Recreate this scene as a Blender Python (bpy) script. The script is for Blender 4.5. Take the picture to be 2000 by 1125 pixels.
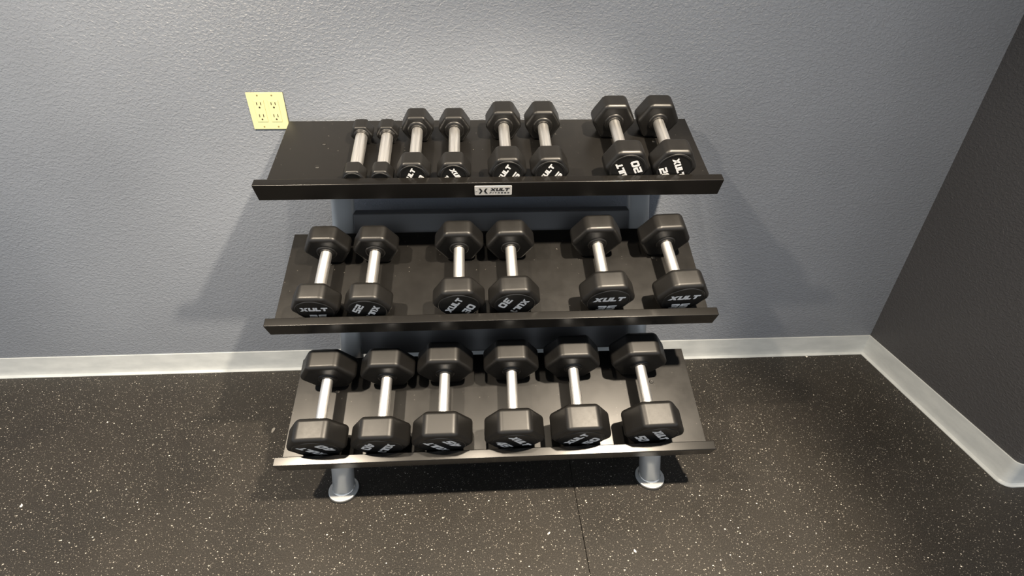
import bpy, bmesh, math, random
from mathutils import Matrix, Vector

random.seed(4)
S = bpy.context.scene
for o in list(bpy.data.objects):
    bpy.data.objects.remove(o)
COL = S.collection

# ------------------------------------------------------------------ camera
cam = bpy.data.cameras.new('camera')
cam.sensor_fit = 'HORIZONTAL'
cam.sensor_width = 36.0
cam.lens = 938.08 / 2000.0 * 36.0
cam.clip_start = 0.02
co = bpy.data.objects.new('camera', cam)
COL.objects.link(co)
RT = Vector((0.99879, -0.048965, 0.004453))
UP = Vector((0.021287, 0.512296, 0.858545))
FW = Vector((0.04432, 0.857412, -0.512719))
mw = Matrix((RT, UP, -FW)).transposed().to_4x4()
mw.translation = Vector((-0.01216, -1.67631, 1.3901))
co.matrix_world = mw
S.camera = co

# ------------------------------------------------------------------ world + exposure
S.view_settings.view_transform = 'Standard'
S.view_settings.look = 'None'
S.view_settings.gamma = 1.0
S.view_settings.use_curve_mapping = False
S.view_settings.exposure = 0.0
w = bpy.data.worlds.new('room_light')
S.world = w
w.use_nodes = True
w.node_tree.nodes['Background'].inputs[0].default_value = (0.84, 0.91, 1.0, 1)
w.node_tree.nodes['Background'].inputs[1].default_value = 0.92

CEIL = 2.6
LAMPS = [((-1.28, -1.27), (-1.15, -1.0, 0), ((395.0, 138, 1.0),), 'leftmost of the row in front of the rack'),
         ((-0.12, -1.22), (-0.12, -1.22, 0), ((85.0, 156, 1.0),), 'added between the side lamps as fill for the upper wall'),  # added fill lamp, brightens the top centre of the back wall
         ((0.86, -1.27), (-0.12, -0.72, 0.2), ((440.0, 64, 0.45), (140.0, 145, 1.0)), 'rightmost of the row in front of the rack')]   # place, aim, (power, cone, softness)
LAMP_COLOR = (1.0, 0.85, 0.66)

# ------------------------------------------------------------------ helpers
def new_mat(name, color, rough=0.5, metal=0.0, spec=0.5):
    m = bpy.data.materials.new(name)
    m.use_nodes = True
    b = m.node_tree.nodes['Principled BSDF']
    b.inputs['Base Color'].default_value = (*color, 1)
    b.inputs['Roughness'].default_value = rough
    b.inputs['Metallic'].default_value = metal
    b.inputs['Specular IOR Level'].default_value = spec
    return m, m.node_tree.nodes, m.node_tree.links, b

def mix_rgb(nt, fac, a, b):
    n = nt.nodes.new('ShaderNodeMix')
    n.data_type = 'RGBA'
    for sock, val in ((n.inputs[0], fac), (n.inputs[6], a), (n.inputs[7], b)):
        if isinstance(val, (tuple, list)):
            sock.default_value = (*val, 1)
        elif isinstance(val, float):
            sock.default_value = val
        else:
            nt.links.new(val, sock)
    return n.outputs[2]

def ramp(nt, fac, lo, hi, a=0.0, b=1.0):
    n = nt.nodes.new('ShaderNodeMapRange')
    nt.links.new(fac, n.inputs[0])
    n.inputs[1].default_value = lo
    n.inputs[2].default_value = hi
    n.inputs[3].default_value = a
    n.inputs[4].default_value = b
    return n.outputs[0]

def coords(nt, scale=(1, 1, 1), rot=(0, 0, 0)):
    t = nt.nodes.new('ShaderNodeTexCoord')
    m = nt.nodes.new('ShaderNodeMapping')
    nt.links.new(t.outputs['Object'], m.inputs[0])
    m.inputs['Scale'].default_value = scale
    m.inputs['Rotation'].default_value = rot
    return m.outputs[0]

def noise(nt, vec, scale, detail=2.0, rough=0.5, dist=0.0):
    n = nt.nodes.new('ShaderNodeTexNoise')
    nt.links.new(vec, n.inputs['Vector'])
    n.inputs['Scale'].default_value = scale
    n.inputs['Detail'].default_value = detail
    n.inputs['Roughness'].default_value = rough
    n.inputs['Distortion'].default_value = dist
    return n.outputs['Fac']

def math_node(nt, op, a, b=None):
    n = nt.nodes.new('ShaderNodeMath')
    n.operation = op
    for i, v in enumerate((a, b)):
        if v is None:
            continue
        if isinstance(v, (int, float)):
            n.inputs[i].default_value = v
        else:
            nt.links.new(v, n.inputs[i])
    return n.outputs[0]

def bump(nt, bsdf, height, strength, dist):
    n = nt.nodes.new('ShaderNodeBump')
    n.inputs['Strength'].default_value = strength
    n.inputs['Distance'].default_value = dist
    nt.links.new(height, n.inputs['Height'])
    nt.links.new(n.outputs[0], bsdf.inputs['Normal'])

# ------------------------------------------------------------------ materials
def wall_material(name, color, rough, rot):
    m, N, L, b = new_mat(name, color, rough, spec=0.5)
    nt = m.node_tree
    v = coords(nt, (1.0, 1.0, 1.6), rot)
    n1 = noise(nt, v, 80, 3.0, 0.55, 0.9)
    n2 = noise(nt, v, 150, 2.0, 0.5, 0.3)
    k = ramp(nt, n1, 0.42, 0.66)
    h = math_node(nt, 'ADD', k, math_node(nt, 'MULTIPLY', n2, 0.35))
    bump(nt, b, h, 0.5, 0.0019)
    big = noise(nt, coords(nt), 1.7, 3.0)
    c = mix_rgb(nt, ramp(nt, big, 0.35, 0.7), tuple(x * 0.93 for x in color), tuple(x * 1.05 for x in color))
    L.new(c, b.inputs['Base Color'])
    return m

M = {}
M['wall'] = wall_material('grey_wall_paint', (0.19, 0.21, 0.245), 0.38, (0, 0.35, 0))
M['wall_dark'] = wall_material('darker_side_wall', (0.06, 0.06, 0.064), 0.42, (0.3, 0, 0))  # side wall and its return, set darker than the back wall

def floor_material():
    m, N, L, b = new_mat('flecked_rubber', (0.03, 0.027, 0.024), 0.55, spec=0.4)
    nt = m.node_tree
    base_n = noise(nt, coords(nt), 2.3, 4.0)
    base = mix_rgb(nt, ramp(nt, base_n, 0.3, 0.75), (0.0115, 0.0103, 0.009), (0.023, 0.020, 0.0165))
    grain = noise(nt, coords(nt), 300, 2.0)
    base = mix_rgb(nt, ramp(nt, grain, 0.45, 0.8, 0.0, 0.45), base, (0.085, 0.076, 0.063))
    col = base
    for sc, thr, keep, ftint in ((75, 0.19, 0.55, (0.42, 0.395, 0.35)), (135, 0.26, 0.40, (0.24, 0.22, 0.19)), (190, 0.30, 0.45, (0.17, 0.153, 0.13)),
                                 (52, 0.13, 0.55, (0.72, 0.68, 0.60))):
        vec = coords(nt, (1.0, 1.35, 1.0), (0, 0, sc * 0.11))
        vo = nt.nodes.new('ShaderNodeTexVoronoi')
        vo.inputs['Scale'].default_value = sc
        L.new(vec, vo.inputs['Vector'])
        sep = nt.nodes.new('ShaderNodeSeparateColor')
        L.new(vo.outputs['Color'], sep.inputs[0])
        size = math_node(nt, 'MULTIPLY', sep.outputs[1], thr)
        inside = math_node(nt, 'LESS_THAN', vo.outputs['Distance'], size)
        on = math_node(nt, 'GREATER_THAN', sep.outputs[0], keep)
        f = math_node(nt, 'MULTIPLY', inside, on)
        col = mix_rgb(nt, f, col, ftint)
    L.new(col, b.inputs['Base Color'])
    rn = noise(nt, coords(nt), 6.0, 4.0)
    L.new(ramp(nt, rn, 0.3, 0.7, 0.48, 0.62), b.inputs['Roughness'])
    bump(nt, b, grain, 0.25, 0.001)
    return m
M['floor'] = floor_material()
M['seam'] = new_mat('seam_gap', (0.008, 0.007, 0.006), 0.9)[0]

def vinyl():
    m, N, L, b = new_mat('pale_grey_vinyl', (0.55, 0.58, 0.59), 0.38)
    nt = m.node_tree
    n = noise(nt, coords(nt, (1, 1, 3)), 9.0, 5.0, 0.6)
    L.new(mix_rgb(nt, ramp(nt, n, 0.35, 0.7), (0.47, 0.50, 0.51), (0.57, 0.60, 0.605)), b.inputs['Base Color'])
    return m
M['vinyl'] = vinyl()
M['ceiling'] = new_mat('white_ceiling', (0.7, 0.69, 0.66), 0.8)[0]

def rack_black():
    m, N, L, b = new_mat('black_powder_coat', (0.0075, 0.007, 0.0065), 0.34, spec=0.38)
    nt = m.node_tree
    g = noise(nt, coords(nt), 420, 2.0)
    bump(nt, b, g, 0.12, 0.0004)
    s = noise(nt, coords(nt), 14.0, 4.0, 0.6)
    L.new(ramp(nt, s, 0.3, 0.75, 0.29, 0.37), b.inputs['Roughness'])
    d = noise(nt, coords(nt), 95.0, 1.0)
    L.new(mix_rgb(nt, ramp(nt, d, 0.74, 0.78), (0.0075, 0.007, 0.0065), (0.07, 0.065, 0.058)), b.inputs['Base Color'])
    return m
M['rack'] = rack_black()
M['lip'] = new_mat('gloss_black_steel', (0.006, 0.0055, 0.005), 0.25, spec=0.42)[0]

def silver():
    m, N, L, b = new_mat('silver_paint', (0.56, 0.58, 0.59), 0.32, 0.35)
    nt = m.node_tree
    n = noise(nt, coords(nt), 800, 1.0)
    L.new(ramp(nt, n, 0.3, 0.7, 0.28, 0.40), b.inputs['Roughness'])
    return m
M['silver'] = silver()
M['weld'] = new_mat('bright_weld_bead', (0.7, 0.7, 0.68), 0.25, 0.8)[0]
M['rubber_pad'] = new_mat('black_rubber_pad', (0.012, 0.012, 0.011), 0.6)[0]
M['gunmetal'] = new_mat('dark_grey_steel', (0.06, 0.06, 0.062), 0.35)[0]

def urethane():
    m, N, L, b = new_mat('black_urethane', (0.0062, 0.0058, 0.0054), 0.46, spec=0.46)
    nt = m.node_tree
    n = noise(nt, coords(nt), 500, 2.0)
    bump(nt, b, n, 0.10, 0.0004)
    s = noise(nt, coords(nt), 22.0, 4.0, 0.6)
    L.new(ramp(nt, s, 0.3, 0.7, 0.39, 0.47), b.inputs['Roughness'])
    return m
M['urethane'] = urethane()
M['face'] = new_mat('smooth_black_disc', (0.009, 0.009, 0.009), 0.38)[0]
M['white_ink'] = new_mat('white_lettering', (0.93, 0.93, 0.92), 0.45)[0]

def chrome():
    m, N, L, b = new_mat('brushed_chrome', (0.93, 0.92, 0.90), 0.28, 1.0)
    nt = m.node_tree
    n = noise(nt, coords(nt, (900, 6, 900)), 1.0, 2.0)
    L.new(ramp(nt, n, 0.3, 0.7, 0.34, 0.48), b.inputs['Roughness'])
    return m
M['chrome'] = chrome()
M['nameplate'] = new_mat('brushed_aluminium', (0.82, 0.81, 0.78), 0.4, 0.4)[0]
M['black_ink'] = new_mat('black_print', (0.01, 0.01, 0.01), 0.5)[0]
M['almond'] = new_mat('ivory_yellow_plastic', (0.58, 0.57, 0.31), 0.35)[0]
M['slot'] = new_mat('outlet_slot', (0.03, 0.02, 0.01), 0.8)[0]
M['screw'] = new_mat('dull_brass_screw', (0.30, 0.25, 0.12), 0.4, 0.6)[0]
M['gap'] = new_mat('plastic_seam', (0.42, 0.40, 0.20), 0.5)[0]
M['bolt'] = new_mat('worn_black_bolt', (0.006, 0.0055, 0.005), 0.5, 0.0)[0]
M['scrap'] = new_mat('white_paper_scrap', (0.75, 0.73, 0.68), 0.8)[0]
M['lint'] = new_mat('grey_lint', (0.22, 0.21, 0.19), 0.9)[0]
M['fixture'] = new_mat('white_fixture_trim', (0.8, 0.8, 0.78), 0.5)[0]

# ------------------------------------------------------------------ mesh building
def link(name, me, mat, parent=None, mw=None):
    o = bpy.data.objects.new(name, me)
    COL.objects.link(o)
    if mat is not None and len(me.materials) == 0:
        me.materials.append(mat)
    if parent is not None:
        o.parent = parent
    if mw is not None:
        o.matrix_local = mw
    return o

def bm_mesh(bm, name, smooth=False):
    bmesh.ops.recalc_face_normals(bm, faces=bm.faces)
    me = bpy.data.meshes.new(name)
    bm.to_mesh(me)
    bm.free()
    if smooth:
        for p in me.polygons:
            p.use_smooth = True
    return me

def box_bm(x0, x1, y0, y1, z0, z1, bevel=0.0, seg=2, bm=None):
    new = bm is None
    bm = bm or bmesh.new()
    vs = [bm.verts.new((x, y, z)) for x in (x0, x1) for y in (y0, y1) for z in (z0, z1)]
    fs = [(0, 1, 3, 2), (4, 6, 7, 5), (0, 4, 5, 1), (2, 3, 7, 6), (0, 2, 6, 4), (1, 5, 7, 3)]
    faces = [bm.faces.new([vs[i] for i in f]) for f in fs]
    if bevel:
        es = list({e for f in faces for e in f.edges})
        bmesh.ops.bevel(bm, geom=es, offset=bevel, segments=seg, profile=0.5, affect='EDGES')
    return bm

def wn(o):
    md = o.modifiers.new('weighted_normal', 'WEIGHTED_NORMAL')
    md.keep_sharp = True
    return o

def lathe_bm(profile, seg=32, axis='y', bm=None):
    """profile: list of (radius, height); closed at ends when radius 0"""
    bm = bm or bmesh.new()
    rings = []
    for r, h in profile:
        ring = []
        n = 1 if r == 0 else seg
        for i in range(n):
            a = 2 * math.pi * i / seg
            c, s = r * math.cos(a), r * math.sin(a)
            p = {'y': (c, h, s), 'z': (c, s, h)}[axis]
            ring.append(bm.verts.new(p))
        rings.append(ring)
    for a, b in zip(rings[:-1], rings[1:]):
        for i in range(seg):
            j = (i + 1) % seg
            if len(a) == 1 and len(b) == 1:
                continue
            if len(a) == 1:
                bm.faces.new((a[0], b[i], b[j]))
            elif len(b) == 1:
                bm.faces.new((a[i], a[j], b[0]))
            else:
                bm.faces.new((a[i], a[j], b[j], b[i]))
    return bm

def empty(name, mw, label, cat, group=None):
    o = bpy.data.objects.new(name, None)
    o.empty_display_size = 0.05
    COL.objects.link(o)
    o.matrix_world = mw
    tag(o, label, cat, group)
    return o

def tag(o, label, cat, group=None):
    o['label'] = label
    o['category'] = cat
    if group:
        o['group'] = group

def struct(o, label=None):
    o['kind'] = 'structure'
    if label:
        o['label'] = label
    return o

# ------------------------------------------------------------------ letter shapes (unit-height polygons)
def bar(x0, y0, x1, y1):
    return [(x0, y0), (x1, y0), (x1, y1), (x0, y1)]

def ring_glyph(w, t, v, cut=0.16):
    """squared zero with clipped corners, as quads"""
    o = [(cut, 0), (w - cut, 0), (w, cut), (w, 1 - cut), (w - cut, 1), (cut, 1), (0, 1 - cut), (0, cut)]
    c2 = cut * 0.35
    i = [(t + c2, v), (w - t - c2, v), (w - t, v + c2), (w - t, 1 - v - c2), (w - t - c2, 1 - v), (t + c2, 1 - v),
         (t, 1 - v - c2), (t, v + c2)]
    return [[o[k], o[(k + 1) % 8], i[(k + 1) % 8], i[k]] for k in range(8)]

GL = {
    'X': (1.45, [[(0.0, 0), (0.48, 0), (1.45, 1), (0.97, 1)], [(0.98, 0), (1.42, 0), (0.46, 1), (0.02, 1)]]),
    'U': (1.15, [bar(0, 0.12, 0.36, 1), bar(0.79, 0.12, 1.15, 1), [(0.12, 0), (1.03, 0), (1.15, 0.12), (0, 0.12)],
                 bar(0.36, 0.12, 0.79, 0.28)]),
    'L': (0.95, [bar(0, 0, 0.36, 1), bar(0.36, 0, 0.95, 0.28)]),
    'T': (1.15, [bar(0, 0.72, 1.15, 1), bar(0.40, 0, 0.76, 0.72)]),
    '0': (1.05, ring_glyph(1.05, 0.30, 0.24)),
    '1': (0.5, [bar(0.2, 0, 0.5, 1), bar(0, 0.76, 0.2, 1)]),
    '2': (1.0, [bar(0, 0, 1.0, 0.23), bar(0, 0.23, 0.3, 0.39), bar(0, 0.39, 1.0, 0.61), bar(0.7, 0.61, 1.0, 0.77),
                [(0, 0.77), (1.0, 0.77), (0.9, 1), (0, 1)]]),
    '3': (1.0, [[(0, 0), (0.9, 0), (1.0, 0.12), (1.0, 0.23), (0, 0.23)], bar(0.7, 0.23, 1, 0.39), bar(0.2, 0.39, 0.96, 0.61),
                bar(0.7, 0.61, 1, 0.77), [(0, 0.77), (1.0, 0.77), (1.0, 0.88), (0.9, 1), (0, 1)]]),
    '4': (1.05, [bar(0.62, 0, 0.92, 1), bar(0, 0.22, 1.05, 0.44), [(0, 0.44), (0.32, 0.44), (0.62, 0.84), (0.62, 1), (0.48, 1)]]),
    '5': (1.0, [[(0, 0), (0.9, 0), (1.0, 0.12), (1.0, 0.23), (0, 0.23)], bar(0.7, 0.23, 1.0, 0.39),
                [(0, 0.39), (1.0, 0.39), (0.92, 0.61), (0, 0.61)], bar(0, 0.61, 0.3, 0.77), bar(0, 0.77, 1.0, 1)]),
    'F': (0.8, [bar(0, 0, 0.22, 1), bar(0.22, 0.78, 0.8, 1), bar(0.22, 0.4, 0.7, 0.6)]),
    'I': (0.25, [bar(0, 0, 0.22, 1)]),
    't': (0.8, [bar(0, 0.78, 0.8, 1), bar(0.29, 0, 0.51, 0.78)]),
    'N': (0.9, [bar(0, 0, 0.2, 1), bar(0.7, 0, 0.9, 1), [(0.5, 0), (0.7, 0), (0.4, 1), (0.2, 1)]]),
    'E': (0.8, [bar(0, 0, 0.22, 1), bar(0.22, 0.78, 0.8, 1), bar(0.22, 0.4, 0.7, 0.6), bar(0.22, 0, 0.8, 0.22)]),
    'S': (0.8, [bar(0, 0, 0.8, 0.2), bar(0.58, 0.2, 0.8, 0.4), bar(0, 0.4, 0.8, 0.6), bar(0, 0.6, 0.22, 0.8), bar(0, 0.8, 0.8, 1)]),
    # twin chevron mark of the nameplate
    '>': (0.9, [[(0, 1), (0.45, 1), (0.9, 0.5), (0.45, 0.5)], [(0, 0), (0.45, 0), (0.9, 0.5), (0.45, 0.5)]]),
    '<': (0.9, [[(0.9, 1), (0.45, 1), (0, 0.5), (0.45, 0.5)], [(0.9, 0), (0.45, 0), (0, 0.5), (0.45, 0.5)]]),
}

def text_bm(text, height, width, cx, cz, ang, y_face, depth, gap=0.06, shear=0.22, bm=None):
    """letters lying in the local XZ plane, read from -Y; proud of y_face towards -Y by depth"""
    bm = bm or bmesh.new()
    total = sum(GL[c][0] for c in text) + gap * (len(text) - 1)
    sx = width / (total + shear)
    ca, sa = math.cos(ang), math.sin(ang)
    x = -total / 2
    for ch in text:
        wd, polys = GL[ch]
        for poly in polys:
            pts = []
            for px, py in poly:
                lx = (x + px + shear * (py - 0.5)) * sx
                lz = (py - 0.5) * height
                pts.append((lx, lz))
            q = []
            for lx, lz in pts:
                lx2, lz2 = lx + cx, lz + cz
                q.append((ca * lx2 - sa * lz2, sa * lx2 + ca * lz2))
            f = [bm.verts.new((a, y_face - depth, b)) for a, b in q]
            g = [bm.verts.new((a, y_face + 0.0003, b)) for a, b in q]
            bm.faces.new(f)
            n = len(f)
            for k in range(n):
                bm.faces.new((f[k], f[(k + 1) % n], g[(k + 1) % n], g[k]))
        x += wd + gap
    return bm

# ------------------------------------------------------------------ setting: floor, walls, ceiling
XL, XR, YF = -3.4, 1.70, -4.2
YC = -0.708                      # outside corner of the short right wall
SEAM = 0.2515

flo = struct(link('floor', bm_mesh(box_bm(XL, 3.6, YF, 0.15, -0.06, -0.006), 'floor'), M['seam']), 'black flecked rubber gym floor')
def mat_piece(x0, x1, y0, y1):
    me = bm_mesh(box_bm(x0, x1, y0, y1, -0.006, 0.0, 0.0006, 1), 'rubber_mat')
    return link('rubber_mat', me, M['floor'], flo)
mat_piece(XL, SEAM - 0.0009, YF, 0.0)
mat_piece(SEAM + 0.0009, 3.6, YF, 0.0)

struct(link('wall_back', bm_mesh(box_bm(XL, XR + 0.15, 0.0, 0.15, 0, CEIL), 'wall_back'), M['wall']), 'textured blue-grey painted wall behind the rack')
bmr = bmesh.new()
pts = [(XR, 0.0), (XR, YC + 0.02)] + [(XR + 0.02 - 0.02 * math.cos(a), YC + 0.02 - 0.02 * math.sin(a)) for a in (math.pi / 8, math.pi / 4)]
pts += [(XR + 0.15, YC + 0.15), (XR + 0.15, 0.0)]
def prism(bm, pts, z0, z1):
    a = [bm.verts.new((x, y, z0)) for x, y in pts]
    b = [bm.verts.new((x, y, z1)) for x, y in pts]
    bm.faces.new(a)
    bm.faces.new(b)
    n = len(pts)
    for k in range(n):
        bm.faces.new((a[k], a[(k + 1) % n], b[(k + 1) % n], b[k]))
    return bm
struct(link('wall_right', bm_mesh(prism(bmr, pts, 0, CEIL), 'wall_right'), M['wall_dark']), 'darker side wall right of the rack')
cc = (XR + 0.02 - 0.02 * math.cos(math.pi / 4), YC + 0.02 - 0.02 * math.sin(math.pi / 4))
pts = [cc] + [(XR + 0.02 - 0.02 * math.cos(a), YC + 0.02 - 0.02 * math.sin(a)) for a in (3 * math.pi / 8, math.pi / 2)]
pts += [(3.6, YC), (3.6, YC + 0.15), (XR + 0.15, YC + 0.15)]
struct(link('wall_recess', bm_mesh(prism(bmesh.new(), pts, 0, CEIL), 'wall_recess'), M['wall_dark']), 'return of the darker side wall past the outside corner')
struct(link('ceiling', bm_mesh(box_bm(XL, 3.6, YF, 0.15, CEIL, CEIL + 0.1), 'ceiling'), M['ceiling']), 'plain white ceiling with recessed downlights')

# cove base: profile swept along a path with per-point outward directions
PROF = [(0.0, 0.0992), (0.0022, 0.0992), (0.0032, 0.0975), (0.0034, 0.03), (0.0040, 0.018), (0.0060, 0.010), (0.0100, 0.0045), (0.0140, 0.0028), (0.0145, 0.0)]
def baseboard(name, path, label):
    bm = bmesh.new()
    rows = []
    for (x, y), (dx, dy) in path:
        rows.append([bm.verts.new((x + dx * d, y + dy * d, z)) for d, z in PROF])
    for a, b in zip(rows[:-1], rows[1:]):
        for i in range(len(PROF) - 1):
            bm.faces.new((a[i], a[i + 1], b[i + 1], b[i]))
    for r in (rows[0], rows[-1]):
        bm.faces.new(r + [bm.verts.new((r[0].co.x, r[0].co.y, 0.0))])
    o = link(name, bm_mesh(bm, name, True), M['vinyl'])
    o.data.set_sharp_from_angle(angle=math.radians(20))
    struct(o, label)
    return o
baseboard('baseboard_back', [((XL, 0), (0, -1)), ((0, 0), (0, -1)), ((XR, 0), (-1, -1))], 'pale grey cove baseboard along the back wall')
arc = [k * math.pi / 16 for k in range(9)]
def arcpt(a):
    d = (-math.cos(a), -math.sin(a))
    return ((XR + 0.02 + 0.02 * d[0], YC + 0.02 + 0.02 * d[1]), d)
baseboard('baseboard_right', [((XR, 0), (-1, -1)), ((XR, -0.35), (-1, 0)), ((XR, YC + 0.03), (-1, 0))] + [arcpt(a) for a in arc[:5]], 'pale grey cove baseboard along the right wall')
baseboard('baseboard_recess', [arcpt(a) for a in arc[4:]] + [((3.6, YC), (0, -1))], 'pale grey cove baseboard past the outside corner')

# recessed ceiling downlights (side lamps, and a middle one added as fill)
for (lx, ly), aim, beams, side in LAMPS:
    root = empty('downlight', Matrix.Translation((lx, ly, CEIL)), 'recessed ceiling downlight, %s' % side, 'lamp', 'ceiling downlights')
    link('trim_ring', bm_mesh(lathe_bm([(0.055, 0.0), (0.055, -0.004), (0.075, -0.008), (0.088, -0.004), (0.088, 0.0)], 40, 'z'), 'trim_ring', True), M['fixture'], root)
    for pw, ang, bl in beams:
        L = bpy.data.lights.new('downlight_lamp', 'SPOT')
        L.energy = pw
        L.color = LAMP_COLOR
        L.shadow_soft_size = 0.045
        L.spot_size = math.radians(ang)
        L.spot_blend = bl
        lo = bpy.data.objects.new('downlight_lamp', L)
        COL.objects.link(lo)
        lo.parent = root
        lo.location = (0, 0, -0.06)
        if ang < 100 or aim[2] == 0:
            lo.rotation_euler = (Vector(aim) - Vector((lx, ly, CEIL - 0.06))).to_track_quat('-Z', 'Y').to_euler()

# ------------------------------------------------------------------ dumbbell rack
RY = 0.00278
RACK_M = Matrix.Rotation(RY, 4, 'Z')
rack = empty('dumbbell_rack', RACK_M, 'black three-tier dumbbell rack with sloping shelves and silver legs', 'rack')

W, WP, LL, LT, H1, HL = 1.315, 1.304, 0.3338, 0.02635, 0.0445, 0.0547
SH = [(-0.0300, 1.05359, 0.39316), (-0.19657, 0.72945, 0.48817), (-0.36864, 0.34487, 0.44515)]
SHM = [Matrix.Translation((0, y, z)) @ Matrix.Rotation(th, 4, 'X') for y, z, th in SH]
# in a shelf's own frame: X right, Y = back and up along the plate, Z = off the plate; back edge at Y = 0

bm = box_bm(-WP / 2, WP / 2, -LL, 0, -0.003, 0.0, 0.0008, 1)
for s in (-1, 1):
    box_bm(min(s * WP / 2, s * (WP / 2 - 0.003)), max(s * WP / 2, s * (WP / 2 - 0.003)), -LL, 0, -0.018, -0.003, bm=bm)
box_bm(-WP / 2, WP / 2, -0.003, 0, -0.018, -0.003, bm=bm)
plate_me = bm_mesh(bm, 'shelf')
lip_me = bm_mesh(box_bm(-W / 2, W / 2, -LL - LT, -LL, H1 - HL, H1, 0.0022, 3), 'front_lip', True)
bolt_me = bm_mesh(lathe_bm([(0, 0.0012), (0.0026, 0.0012), (0.003, 0.0004), (0.0046, 0.0024), (0.0062, 0.0018), (0.0072, 0.0)], 20, 'z'), 'bolt', True)
brk_me = bm_mesh(box_bm(-0.03, 0.03, -0.27, 0.0, -0.06, -0.018, 0.003, 2), 'bracket')
for i in range(3):
    sh = link('shelf', plate_me, M['rack'], rack, SHM[i])
    sh['label'] = ('top', 'middle', 'bottom')[i] + ' shelf plate of the rack'
    wn(link('front_lip', lip_me, M['lip'], sh))
    for x in (-0.5195, 0.5195):
        for u in (0.12, 0.23):
            link('bolt', bolt_me, M['bolt'], sh, Matrix.Translation((x, -u, 0)))
        link('bracket', brk_me, M['gunmetal'], sh, Matrix.Translation((x * 0.975, 0, 0)))

def sheared_tube(name, x, y0, slope, z0, z1, rx, ry, mat, tilt_top=0.0, seg=40, wall=True):
    bm = bmesh.new()
    rings = []
    for z, tl in ((z0, 0.0), (z0 + 0.5 * (z1 - z0), 0.0), (z1, tilt_top)):
        ring = []
        for k in range(seg):
            a = 2 * math.pi * k / seg
            px, py = rx * math.copysign(abs(math.cos(a)) ** 0.8, math.cos(a)), ry * math.copysign(abs(math.sin(a)) ** 0.8, math.sin(a))
            ring.append(bm.verts.new((x + px, y0 + slope * z + py, z + tl * py)))
        rings.append(ring)
    for a, b in zip(rings[:-1], rings[1:]):
        for k in range(seg):
            j = (k + 1) % seg
            f = bm.faces.new((a[k], a[j], b[j], b[k]))
            f.smooth = True
    bm.faces.new(rings[0])
    bm.faces.new(rings[-1])
    return link(name, bm_mesh(bm, name), mat, rack)

SL = 0.42
def foot(x, y, r, parent, rx, base):
    T = Matrix.Translation((x, y, 0))
    link('foot_plate', bm_mesh(lathe_bm([(0, 0.0095), (r - 0.002, 0.0095), (r, 0.008), (r, 0.004), (0, 0.004)], 40, 'z'), 'foot_plate', False), M['silver'], parent, T)
    link('rubber_pad', bm_mesh(lathe_bm([(0, 0.004), (r + 0.003, 0.004), (r + 0.004, 0.0), (0, 0.0)], 40, 'z'), 'rubber_pad', False), M['rubber_pad'], parent, T)
    bm = lathe_bm([(rx - 0.001, 0.0092), (rx + 0.003, 0.0098), (rx + 0.0035, 0.0120), (rx + 0.001, 0.0155), (rx - 0.001, 0.017)], 40, 'z')
    for v in bm.verts:
        v.co.y = v.co.y * base / rx + SL * v.co.z
    link('weld_bead', bm_mesh(bm, 'weld_bead', True), M['weld'], parent, T)
for s in (-1, 1):
    p = sheared_tube('upright', s * 0.500, -0.467, SL, 0.009, 0.955, 0.0375, 0.026, M['silver'])
    foot(s * 0.500, -0.467, 0.045, p, 0.0375, 0.026)
    g = sheared_tube('leg', s * 0.512, -0.628, SL, 0.009, 0.232, 0.0340, 0.033, M['silver'], -0.45)
    foot(s * 0.512, -0.628, 0.048, g, 0.034, 0.033)
for z0, z1 in ((0.675, 0.782), (0.338, 0.430)):
    bm = box_bm(-0.4645, 0.4645, -0.018, 0.018, z0, z1, 0.004, 2)
    for v in bm.verts:
        v.co.y += -0.467 + SL * v.co.z
    wn(link('crossbar', bm_mesh(bm, 'crossbar', True), M['gunmetal'], rack))

# maker's nameplate riveted on the top lip, with its print
plate_m = SHM[0] @ Matrix.Translation((0.0, -LL - LT - 0.0006, 0.0173)) 
bm = box_bm(-0.0525, 0.0525, -0.0012, 0.0012, -0.0165, 0.0165)
es = [e for e in bm.edges if abs(e.verts[0].co.y - e.verts[1].co.y) > 0.001]
bmesh.ops.bevel(bm, geom=es, offset=0.003, segments=3, profile=0.5, affect='EDGES')
npl = link('nameplate', bm_mesh(bm, 'nameplate'), M['nameplate'], rack, plate_m)
npl['label'] = 'small brushed metal nameplate with black print'
bm = text_bm('XULT', 0.0105, 0.056, 0.0185, 0.0040, 0, -0.0012, 0.0003)
text_bm('FItNESS', 0.0050, 0.056, 0.0175, -0.0078, 0, -0.0012, 0.0003, gap=0.55, shear=0.1, bm=bm)
text_bm('><', 0.0190, 0.0250, -0.0285, -0.001, 0, -0.0012, 0.0003, gap=0.30, shear=0.0, bm=bm)
link('print', bm_mesh(bm, 'print'), M['black_ink'], npl)
link('rivet', bm_mesh(lathe_bm([(0, -0.0024), (0.0016, -0.0021), (0.0026, -0.0011)], 16, 'y'), 'rivet', True), M['weld'], npl, Matrix.Translation((-0.0470, 0, 0.001)))

# ------------------------------------------------------------------ dumbbells
def head_mesh(s, t, name):
    a = s / math.sqrt(3)
    bm = bmesh.new()
    pts = [(a * math.cos(math.radians(60 * k)), a * math.sin(math.radians(60 * k))) for k in range(6)]
    f = [bm.verts.new((x, -t / 2, z)) for x, z in pts]
    g = [bm.verts.new((x, t / 2, z)) for x, z in pts]
    bm.faces.new(f)
    bm.faces.new(g)
    for k in range(6):
        bm.faces.new((f[k], f[(k + 1) % 6], g[(k + 1) % 6], g[k]))
    bmesh.ops.recalc_face_normals(bm, faces=bm.faces)
    bmesh.ops.bevel(bm, geom=list(bm.edges), offset=min(0.0135, 0.095 * s + 0.001), segments=5, profile=0.5, affect='EDGES')
    return bm_mesh(bm, name, True)

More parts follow.
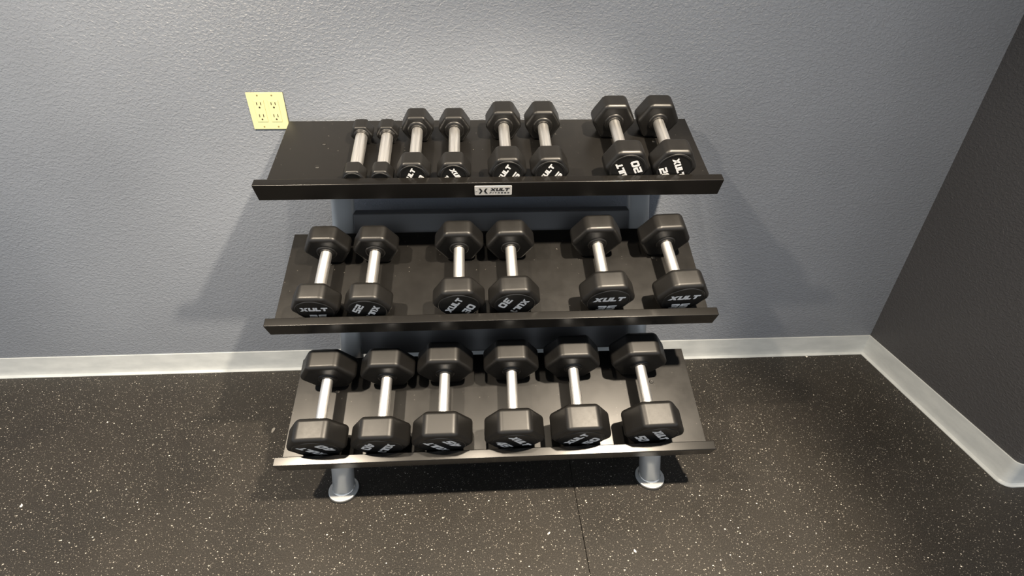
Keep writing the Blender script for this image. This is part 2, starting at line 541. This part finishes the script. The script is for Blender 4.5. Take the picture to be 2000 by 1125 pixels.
SPEC = {  # marking: (flat-to-flat, head thickness, grip length)
    '5': (0.0611, 0.0488, 0.1537), '10': (0.0882, 0.0580, 0.1548), '15': (0.0996, 0.0672, 0.1538), '20': (0.1178, 0.0649, 0.1567),
    '25': (0.1238, 0.0610, 0.1425), '30': (0.1367, 0.0615, 0.1411), '35': (0.1442, 0.0655, 0.1404), '40': (0.1543, 0.0704, 0.1482),
    '45': (0.1601, 0.0780, 0.1469), '50': (0.1621, 0.0820, 0.1455)}
PLACE = [  # marking, shelf, x, front face distance from the shelf's back edge, yaw, turn of the front head's lettering, label
    ('5', 0, -0.3938, 0.3291, 0.0268, 0, 'smallest black hex dumbbell, leftmost on the top shelf'),
    ('5', 0, -0.3165, 0.3293, 0.0236, 0, 'smallest black hex dumbbell, second from the left on the top shelf'),
    ('10', 0, -0.2246, 0.3313, 0.0129, 60, 'black hex dumbbell with chrome grip, third from the left on the top shelf'),
    ('10', 0, -0.1117, 0.3320, 0.0176, -60, 'black hex dumbbell with chrome grip, fourth from the left on the top shelf'),
    ('15', 0, 0.0389, 0.3314, 0.0152, 60, 'black hex dumbbell just right of the nameplate, fifth from the left on the top shelf'),
    ('15', 0, 0.1600, 0.3316, 0.0102, 60, 'black hex dumbbell sixth from the left on the top shelf'),
    ('20', 0, 0.3804, 0.3299, -0.0014, 120, 'black hex dumbbell marked 20, second from the right on the top shelf'),
    ('20', 0, 0.5184, 0.3281, -0.0183, -60, 'black hex dumbbell at the right end of the top shelf'),
    ('25', 1, -0.5120, 0.3248, -0.0098, 0, 'black hex dumbbell with upright lettering, leftmost on the middle shelf'),
    ('25', 1, -0.3646, 0.3262, -0.0062, -120, 'black hex dumbbell marked 25, second from the left on the middle shelf'),
    ('30', 1, -0.1070, 0.3221, 0.0093, 60, 'black hex dumbbell with lettering rising rightwards, third from left on the middle shelf'),
    ('30', 1, 0.0522, 0.3228, 0.0178, -120, 'black hex dumbbell marked 30, fourth from the left on the middle shelf'),
    ('35', 1, 0.3240, 0.3222, 0.0232, 0, 'black hex dumbbell with upright lettering, second from the right on the middle shelf'),
    ('35', 1, 0.5423, 0.3221, 0.0393, 0, 'black hex dumbbell with upright lettering, at the right end of the middle shelf'),
    ('40', 2, -0.5296, 0.3265, 0.0119, 120, 'large black hex dumbbell marked 40, leftmost on the bottom shelf'),
    ('40', 2, -0.3460, 0.3266, 0.0006, -120, 'large black hex dumbbell marked 40, second from the left on the bottom shelf'),
    ('45', 2, -0.1649, 0.3277, -0.0057, 120, 'large black hex dumbbell marked 45, third from the left on the bottom shelf'),
    ('45', 2, 0.0471, 0.3263, 0.0006, -60, 'large black hex dumbbell fourth from the left on the bottom shelf'),
    ('50', 2, 0.2454, 0.3256, 0.0011, 60, 'large black hex dumbbell marked 50, second from the right on the bottom shelf'),
    ('50', 2, 0.4647, 0.3242, 0.0077, -60, 'large black hex dumbbell marked 50, at the right end of the bottom shelf'),
]
CACHE = {}
def kit(mk):
    if mk in CACHE:
        return CACHE[mk]
    s, t, g = SPEC[mk]
    hr = 0.0175 if mk == '5' else 0.0165
    k = {}
    k['head'] = head_mesh(s, t, 'head')
    k['handle'] = bm_mesh(lathe_bm([(0, -g / 2 - 0.01), (hr, -g / 2 - 0.01), (hr, -g / 2), (hr * 1.01, -g / 6), (hr * 1.01, g / 6), (hr, g / 2), (hr, g / 2 + 0.01), (0, g / 2 + 0.01)], 36), 'handle', True)
    cr = min(0.0265, 0.345 * s)
    k['collar'] = bm_mesh(lathe_bm([(cr + 0.004, -0.0005), (cr + 0.002, 0.0035), (cr - 0.002, 0.0045), (hr + 0.003, 0.0045), (hr + 0.001, 0.002), (hr + 0.001, 0)], 40), 'collar', True)
    r = 0.415 * s
    k['face_plate'] = bm_mesh(lathe_bm([(r + 0.003, 0.0006), (r + 0.0012, -0.0014), (r - 0.001, -0.0014), (r - 0.0025, -0.0004), (0, -0.0004)], 48), 'face_plate', False)
    k['text'] = {}
    CACHE[mk] = k
    return k

for mk, i, x, u, yaw, turn, label in PLACE:
    s, t, g = SPEC[mk]
    k = kit(mk)
    u = min(u, LL - 0.0022)
    um = u - t - g / 2
    mwd = RACK_M @ SHM[i] @ Matrix.Translation((x, -um, 0.0005)) @ Matrix.Rotation(yaw, 4, 'Z')
    root = empty('dumbbell', mwd, label, 'dumbbell', 'hex dumbbells on the rack')
    hz = s / 2
    wn_handle = link('handle', k['handle'], M['chrome'], root, Matrix.Translation((0, 0, hz)))
    wn_handle['label'] = 'chrome handle'
    for side in (0, 1):     # 0 = front head (local -Y), 1 = rear head
        flip = Matrix.Rotation(math.pi * side, 4, 'Z')
        hm = Matrix.Translation((0, 0, hz)) @ flip @ Matrix.Translation((0, -(g / 2 + t / 2), 0))
        h = wn(link('head', k['head'], M['urethane'], root, hm))
        link('collar', k['collar'], M['urethane'], h, Matrix.Translation((0, t / 2, 0)))
        link('face_plate', k['face_plate'], M['face'], h, Matrix.Translation((0, -t / 2, 0)))
        drop = (-0.14 if mk == '5' else -0.03) * s
        ang = turn if side == 0 else random.choice((0, 60, -60, 120))
        if ang not in k['text']:
            b1 = text_bm('XULT', 0.15 * s, 0.65 * s, 0, 0.115 * s, math.radians(ang), -0.0004, 0.0005)
            b2 = text_bm(mk, 0.18 * s, (0.21 if len(mk) == 1 else 0.42) * s, 0, -0.23 * s, math.radians(ang), -0.0004, 0.0005, gap=0.15)
            k['text'][ang] = (bm_mesh(b1, 'brand_lettering'), bm_mesh(b2, 'weight_number'))
        link('brand_lettering', k['text'][ang][0], M['white_ink'], h, Matrix.Translation((0, -t / 2, drop)))
        link('weight_number', k['text'][ang][1], M['white_ink'], h, Matrix.Translation((0, -t / 2, drop)))

# ------------------------------------------------------------------ double wall outlet
OW, OH = 0.1159, 0.1143
out = empty('wall_outlet', Matrix.Translation((-0.7809 + OW / 2, 0, 1.0223 + OH / 2)), 'ivory yellow double wall outlet above the left end of the rack', 'outlet')
bm = box_bm(-OW / 2, OW / 2, -0.0055, 0.0, -OH / 2, OH / 2)
es = [e for e in bm.edges if min(e.verts[0].co.y, e.verts[1].co.y) < -0.005 and abs(e.verts[0].co.y - e.verts[1].co.y) < 0.001]
bmesh.ops.bevel(bm, geom=es, offset=0.0025, segments=3, profile=0.5, affect='EDGES')
wn(link('cover_plate', bm_mesh(bm, 'cover_plate', True), M['almond'], out))
rec_me = bm_mesh(box_bm(-0.0165, 0.0165, -0.0068, -0.004, -0.0333, 0.0333, 0.0008, 2), 'receptacle')
gap_me = bm_mesh(box_bm(-0.0171, 0.0171, -0.00575, -0.005, -0.0339, 0.0339), 'receptacle_gap')
slot_me = bm_mesh(box_bm(-0.0013, 0.0013, -0.0071, -0.0062, -0.0044, 0.0044), 'slot')
bmg = lathe_bm([(0, -0.0071), (0.0029, -0.0071), (0.0029, -0.0062), (0, -0.0062)], 16)
hole_me = bm_mesh(bmg, 'ground_hole')
scr_me = bm_mesh(lathe_bm([(0, -0.0066), (0.0018, -0.0064), (0.0028, -0.0055), (0, -0.0050)], 16), 'screw', True)
for sx in (-1, 1):
    cx = sx * 0.0228
    link('receptacle_gap', gap_me, M['gap'], out, Matrix.Translation((cx, 0, 0)))
    r = link('receptacle', rec_me, M['almond'], out, Matrix.Translation((cx, 0, 0)))
    for cz in (-0.0185, 0.0185):
        for dx in (-0.0063, 0.0063):
            link('slot', slot_me, M['slot'], r, Matrix.Translation((dx, 0, cz + 0.005)))
        link('ground_hole', hole_me, M['slot'], r, Matrix.Translation((0, 0, cz - 0.0065)))
    for cz in (-0.0485, 0.0485):
        link('screw', scr_me, M['screw'], out, Matrix.Translation((cx, 0, cz)))

# ------------------------------------------------------------------ small litter on the floor
def scrap(x, y, r, label, seed, mat='scrap'):
    rnd = random.Random(seed)
    bm = bmesh.new()
    n = 7
    top, bot = [], []
    for k in range(n):
        a = 2 * math.pi * k / n
        rr = r * rnd.uniform(0.45, 1.1)
        px, py = rr * math.cos(a) * 1.4, rr * math.sin(a) * 0.8
        top.append(bm.verts.new((px, py, 0.0012 + rnd.uniform(0, 0.001))))
        bot.append(bm.verts.new((px, py, 0.0)))
    bm.faces.new(top)
    bm.faces.new(bot)
    for k in range(n):
        bm.faces.new((top[k], top[(k + 1) % n], bot[(k + 1) % n], bot[k]))
    o = link('paper_scrap', bm_mesh(bm, 'paper_scrap'), M[mat])
    o.location = (x, y, 0.0)
    o.rotation_euler.z = rnd.uniform(0, 3)
    tag(o, label, 'litter', 'litter on the floor')
scrap(1.424, -0.020, 0.006, 'white paper flake against the back baseboard right of the rack', 1)
scrap(-1.523, -0.641, 0.0055, 'white flake on the rubber floor at the far left', 2)
scrap(-1.487, -0.289, 0.0035, 'tiny white flake on the floor near the left end of the back wall', 3)
scrap(0.150, -0.810, 0.0045, 'white flake on the floor left of the floor seam', 4)
scrap(0.396, -0.878, 0.0045, 'white flake on the floor in front of the right leg', 5)
scrap(-0.841, -0.359, 0.011, 'small grey lint scrap on the floor left of the bottom shelf', 6, 'lint')
